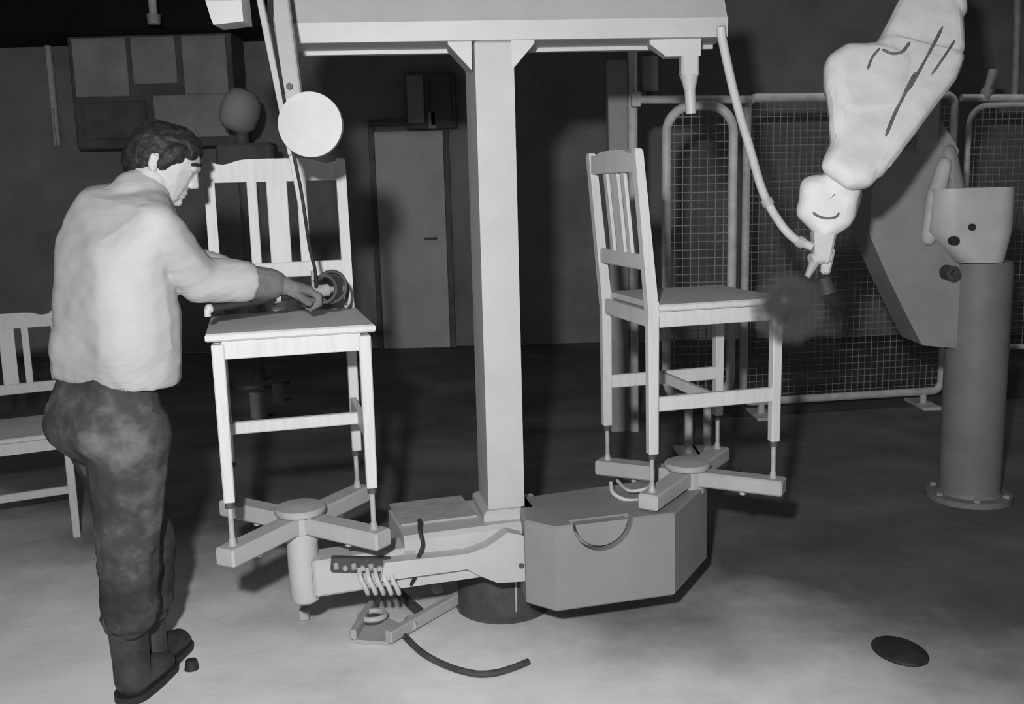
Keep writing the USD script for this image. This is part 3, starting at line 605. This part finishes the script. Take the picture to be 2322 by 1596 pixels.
# ------------------------------------------------------------------ fence of mesh panels behind
def fence_panel(name_label, x0, x1, z0, z1, Y0, Y1, r=.02, rr=.14, feet_=True, step=.042):
    """tube frame with rounded corners and welded mesh, from (x0, Y0) to (x1, Y1)"""
    t = Thing('mesh_fence', name_label, 'fence', ((x0 + x1) / 2, (Y0 + Y1) / 2, 0), group=None)
    A_, B_ = np.array([x0, Y0, 0.]), np.array([x1, Y1, 0.]); L = np.linalg.norm(B_ - A_); d = (B_ - A_) / L
    P = lambda s_, z: A_ + d * s_ + np.array([0, 0, z])
    pts = []
    for cx_, cz_, a0 in ((L - rr, z1 - rr, 0), (rr, z1 - rr, 90), (rr, z0 + rr, 180), (L - rr, z0 + rr, 270)):
        for a_ in np.radians(np.linspace(a0, a0 + 90, 8)): pts.append(P(cx_ + rr * math.cos(a_), cz_ + rr * math.sin(a_)))
    t.part('tube_frame', tube(pts, r, 12, closed=True), M['fence'], world=True, smooth=True)
    W = []
    for s_ in np.arange(step, L - step / 2, step): W.append(cbox(.0045, .0045, z1 - z0, .001, P(s_, (z0 + z1) / 2)))
    for z in np.arange(z0 + step, z1 - step / 2, step): W.append(bar(P(0, z), P(L, z), .0045, .0045, .001))
    t.part('wire_mesh', W, M['wire'], world=True, smooth=False, kind='stuff')
    if feet_:
        for s_ in (.12, L - .12): t.part('foot', union(cyl(P(s_, 0.004), P(s_, z0), r * .9), cbox(.12, .3, .02, .003, P(s_, .01))), M['fence'], world=True)
    return t
# rounded narrow panel close behind the sideways chair
a_, b_ = at(1511, 238, 5.1), at(1650, 650, 5.1)
fz0 = at(1580, 655, 5.1)[2]
fence_panel('narrow round-cornered mesh fence panel right behind the sideways chair', a_[0], b_[0] + .02, .30, at(1580, 240, 5.1)[2], 5.1, 5.1, .024, .13)
# wide panel with top rail, behind the robot arm
a_, b_ = at(1690, 222, 6.0), at(2140, 905, 6.1)
fence_panel('wide mesh fence panel with straight top rail behind the robot wrist', a_[0] - .0, b_[0], at(1810, 905, 6.0)[2], at(1750, 222, 6.0)[2], 5.95, 6.15, .025, .06)
a_ = at(2200, 225, 6.2)
fence_panel('round-cornered mesh fence panel at the far right behind the robot pedestal', a_[0], a_[0] + 1.1, .35, at(2250, 238, 6.2)[2], 6.2, 6.25, .018, .12)
a_, b_ = at(1442, 226, 5.6), at(1700, 226, 5.6)
rl = Thing('fence_rail', 'single pale horizontal rail between the grey pillar and the mesh fence', 'rail', tuple((a_ + b_) / 2))
rl.part('rail_tube', cyl(a_, b_, .022), M['fence'], world=True)
rl.part('rail_bracket', cbox(.05, .06, .08, .004, a_ + [.0, 0, 0]), M['fence'], world=True)

a_, b_ = at(2180, 222, 6.1), at(2420, 222, 6.15)
rl = Thing('fence_rail', 'pale horizontal rail above the fence at the far right edge', 'rail', tuple((a_ + b_) / 2))
rl.part('rail_tube', cyl(a_, b_, .022), M['fence'], world=True)
o = at(2252, 190, 6.12); rl.part('valve', union(cyl(o + [-.04, 0, -.05], o + [.0, 0, .08], .02, .03), cyl(o + [-.05, 0, -.09], o + [-.03, 0, -.03], .035)), M['wire'], world=True)
# pillar behind the sideways chair, with a pale conduit on its edge
a_, b_ = at(1378, 130, 5.65), at(1425, 560, 5.65)
pl = Thing('pillar', 'narrow dark grey pillar with a pale pipe along its edge behind the sideways chair', 'pillar', ((a_[0] + b_[0]) / 2, 5.7, 0))
pl.part('shaft', cbox(b_[0] - a_[0], .12, at(1400, 135, 5.65)[2], .006, (0, 0, at(1400, 135, 5.65)[2] / 2)), M['bgpanel'])
e_ = at(1436, 112, 5.62); pl.part('pipe', cyl((e_[0], 5.66, 0), (e_[0], 5.66, e_[2]), .027), M['fence'], world=True)
lm = at(1472, 145, 5.7); ll = Thing('pale_canister', 'small pale canister on the rail beside the pillar', 'canister', (lm[0], 5.7, lm[2] - .09))
ll.part('body', cyl((0, 0, -.06), (0, 0, .13), .052, .046), M['bgpanel']); ll.part('cap', cyl((0, 0, .13), (0, 0, .16), .03), M['bgdark'])
ll.part('stem', cyl((0, 0, -.13), (0, 0, -.06), .015), M['bgdark'])

# ------------------------------------------------------------------ dim equipment along the back wall
def bg_box(name, label, cat, x0, y0, x1, y1, Y, dep, m, rows):
    a_, b_ = at(x0, y0, Y), at(x1, y1, Y); w, h = b_[0] - a_[0], a_[2] - b_[2]
    t = Thing(name, label, cat, ((a_[0] + b_[0]) / 2, Y + dep / 2, b_[2]))
    t.part('housing', cbox(w, dep, h, .01, (0, 0, h / 2)), m)
    for (u0_, v0_, u1_, v1_, mm_) in rows:
        t.part('panel', cbox((u1_ - u0_) * w, .03, (v1_ - v0_) * h, .006, ((u0_ + u1_) / 2 * w - w / 2, -dep / 2 - .01, (v0_ + v1_) / 2 * h)), mm_)
    return t, w, h
bg_box('control_cabinet', 'wide dim control cabinet with grey panels on the back wall at left', 'cabinet', 150, 75, 540, 330, 8.5, .4, M['bgdark'],
       [(.03, .45, .36, .95, M['bgpanel']), (.39, .55, .66, .95, M['bgpanel']), (.70, .45, .97, .95, M['bgpanel']), (.06, .08, .45, .40, M['bgdark']), (.5, .08, .95, .45, M['bgpanel'])])
pv, pvz = at(98, 50, 8.9), at(100, 245, 8.9)
single('wall_conduit', tube([(pv[0], 8.94, CZ), (pv[0], 8.94, 1.9), (pv[0] + .0, 8.94, pvz[2])] , .03, 12), M['fence'], 'thin pale vertical conduit on the back wall at far left', 'pipe')
single('wall_pipe', tube(spline([at(2308, -60, 8.85), at(2306, 60, 8.85), at(2304, 140, 8.85), at(2300, 230, 8.85)], 6), .03, 12), M['fence'], 'thin vertical pipe on the back wall at the far right edge', 'pipe')
o = at(545, 250, 7.4)
ro = Thing('round_motor', 'dim round motor housing on a stand behind the hanging disc', 'motor', (o[0], 7.4, 0))
mz = lathe([(0, -.16), (.09, -.15), (.13, -.10), (.145, 0), (.13, .08), (.09, .14), (0, .16)], 36); mz.apply_transform(trimesh.transformations.rotation_matrix(.35, [0, 1, 0])); mz.apply_translation([0, 0, o[2]])
ro.part('housing', mz, M['bgpanel'], smooth=True)
ro.part('stand', union(cyl((0, 0, 0), (0, 0, o[2] - .12), .05), cyl((0, 0, 0), (0, 0, .03), .22), cbox(.42, .2, .2, .02, (.03, 0, o[2] - .34))), M['bgdark'])
bg_box('wall_box', 'dim wall box with a pale front above the door', 'cabinet', 915, 165, 1035, 290, 8.75, .2, M['bgdark'], [(.05, .1, .38, .95, M['bgpanel']), (.5, .05, .92, .95, M['bgdark']), (.45, .0, .6, .3, M['bgpanel'])])
for i, (x, yb, yt, wd) in enumerate(((588, 945, 880, .055), (632, 910, 862, .04))):
    o = at_z(x, yb, 0); hgt = at(x, yt, o[1])[2]
    t = Thing('paint_can', ('taller dim paint can seen between the legs of the chair beside the man', 'shorter dim paint can right of the taller one, seen between the chair legs')[i], 'paint can', (o[0], o[1], 0))
    t.part('body', cyl((0, 0, 0), (0, 0, hgt * .9), wd, n=24), M['bgpanel']); t.part('lid', cyl((0, 0, hgt * .9), (0, 0, hgt * .95), wd * 1.04, n=24), M['bgdark'])
# bright small spotlight up at left, and a hanging drop pipe
o = at(126, 36, 8.3); t = Thing('ceiling_spotlight', 'small pale spotlight under the dark ceiling at far left', 'lamp', (o[0], 8.3, o[2]))
t.part('shade', cyl((-.05, 0, .09), (.05, 0, -.09), .045, .07, n=24), M['white']); t.part('bracket', cyl((-.04, 0, .07), (-.05, 0, CZ - o[2]), .012), M['bgdark'])
o = at(342, -40, 7.6); o2 = at(345, 55, 7.6)
t = Thing('drop_pipe', 'short pale pipe dropping from the dark ceiling above the control cabinet', 'pipe', (o[0], 7.6, o2[2]))
t.part('pipe', cyl((0, 0, .06), (0, 0, CZ - o2[2]), .03), M['fence']); t.part('fitting', cyl((0, 0, 0), (0, 0, .07), .045, .05), M['bgpanel'])

# ------------------------------------------------------------------ on the floor
zf = .03
fb = Thing('floor_linkage', 'pale metal linkage frame on the floor below the turntable arm', 'linkage', (*at_z(930, 1390, 0)[:2], 0))
P1, P2, P3, P4 = at_z(800, 1440, zf), at_z(880, 1445, zf), at_z(1068, 1338, zf), at_z(868, 1330, zf)
fb.part('long_rail', bar(P2, P3, .03, .04, .004), M['grey_white'], world=True)
fb.part('short_rail', bar(P1, P4, .022, .035, .004), M['grey_white'], world=True)
fb.part('base_plate', hullp([p_ + [0, 0, z] for p_ in (P1 - [.0, .0, 0], P2, at_z(910, 1405, zf), at_z(845, 1375, zf)) for z in (-.028, -.015)]), M['grey_white'], world=True)
rc_ = at_z(845, 1395, .035); fb.part('ring', tube([rc_ + [.042 * math.cos(k), .036 * math.sin(k), 0] for k in np.linspace(0, 2 * math.pi, 28, endpoint=False)], .010, 10, closed=True), M['white'], world=True, smooth=True)
fb.part('cup', cyl([rc_[0], rc_[1], .004], [rc_[0], rc_[1], .028], .036), M['dark'], world=True)
for x, y in ((992, 1318), (1052, 1312), (930, 1400)):
    o = at_z(x, y, .05); fb.part('roller', cyl(o - [0, .02, .02], o + [0, .02, -.02], .022), M['grey_white'], world=True)
fb.part('cross_bar', bar(at_z(905, 1345, zf), at_z(960, 1395, zf), .025, .03, .004), M['dark'], world=True)
single('floor_cable', tube(spline([at_z(x, y, .011) for x, y in ((905, 1428), (930, 1455), (965, 1485), (1020, 1512), (1075, 1527), (1120, 1526), (1160, 1515), (1198, 1500))], 8), .0105, 10), M['dark'], 'dark cable curving over the bright floor below the post', 'cable')
o = at_z(2042, 1482, .0)
e0, e1 = at_z(1995, 1448, 0), at_z(2088, 1512, 0)
dd = (e1 - e0); LL = np.linalg.norm(dd); aa = math.atan2(dd[1], dd[0])
pad = trimesh.creation.icosphere(3, 1.0); pad.apply_scale([LL / 2, .075, .022]); pv_ = pad.vertices; pv_[:, 2] = np.maximum(pv_[:, 2], -.004); pad.vertices = pv_
pad.apply_transform(trimesh.transformations.rotation_matrix(aa, [0, 0, 1])); pad.apply_translation([(e0 + e1)[0] / 2, (e0 + e1)[1] / 2, .004])
single('rubber_pad', pad, M['black'], 'dark leaf-shaped rubber pad lying on the floor at lower right', 'pad', smooth=True)
o = at_z(690, 1392, .02); single('levelling_block', cbox(.035, .04, .04, .006, (o[0], o[1], .02)), M['white'], 'tiny white block on the floor under the cylindrical spindle housing', 'block')
o = at_z(434, 1506, .015); single('floor_stub', cyl((o[0], o[1], 0), (o[0], o[1], .03), .022, .016, n=20), M['black'], 'small dark plug on the floor beside the boot toe', 'stub')  # short dark tapered cylinder beside the toe
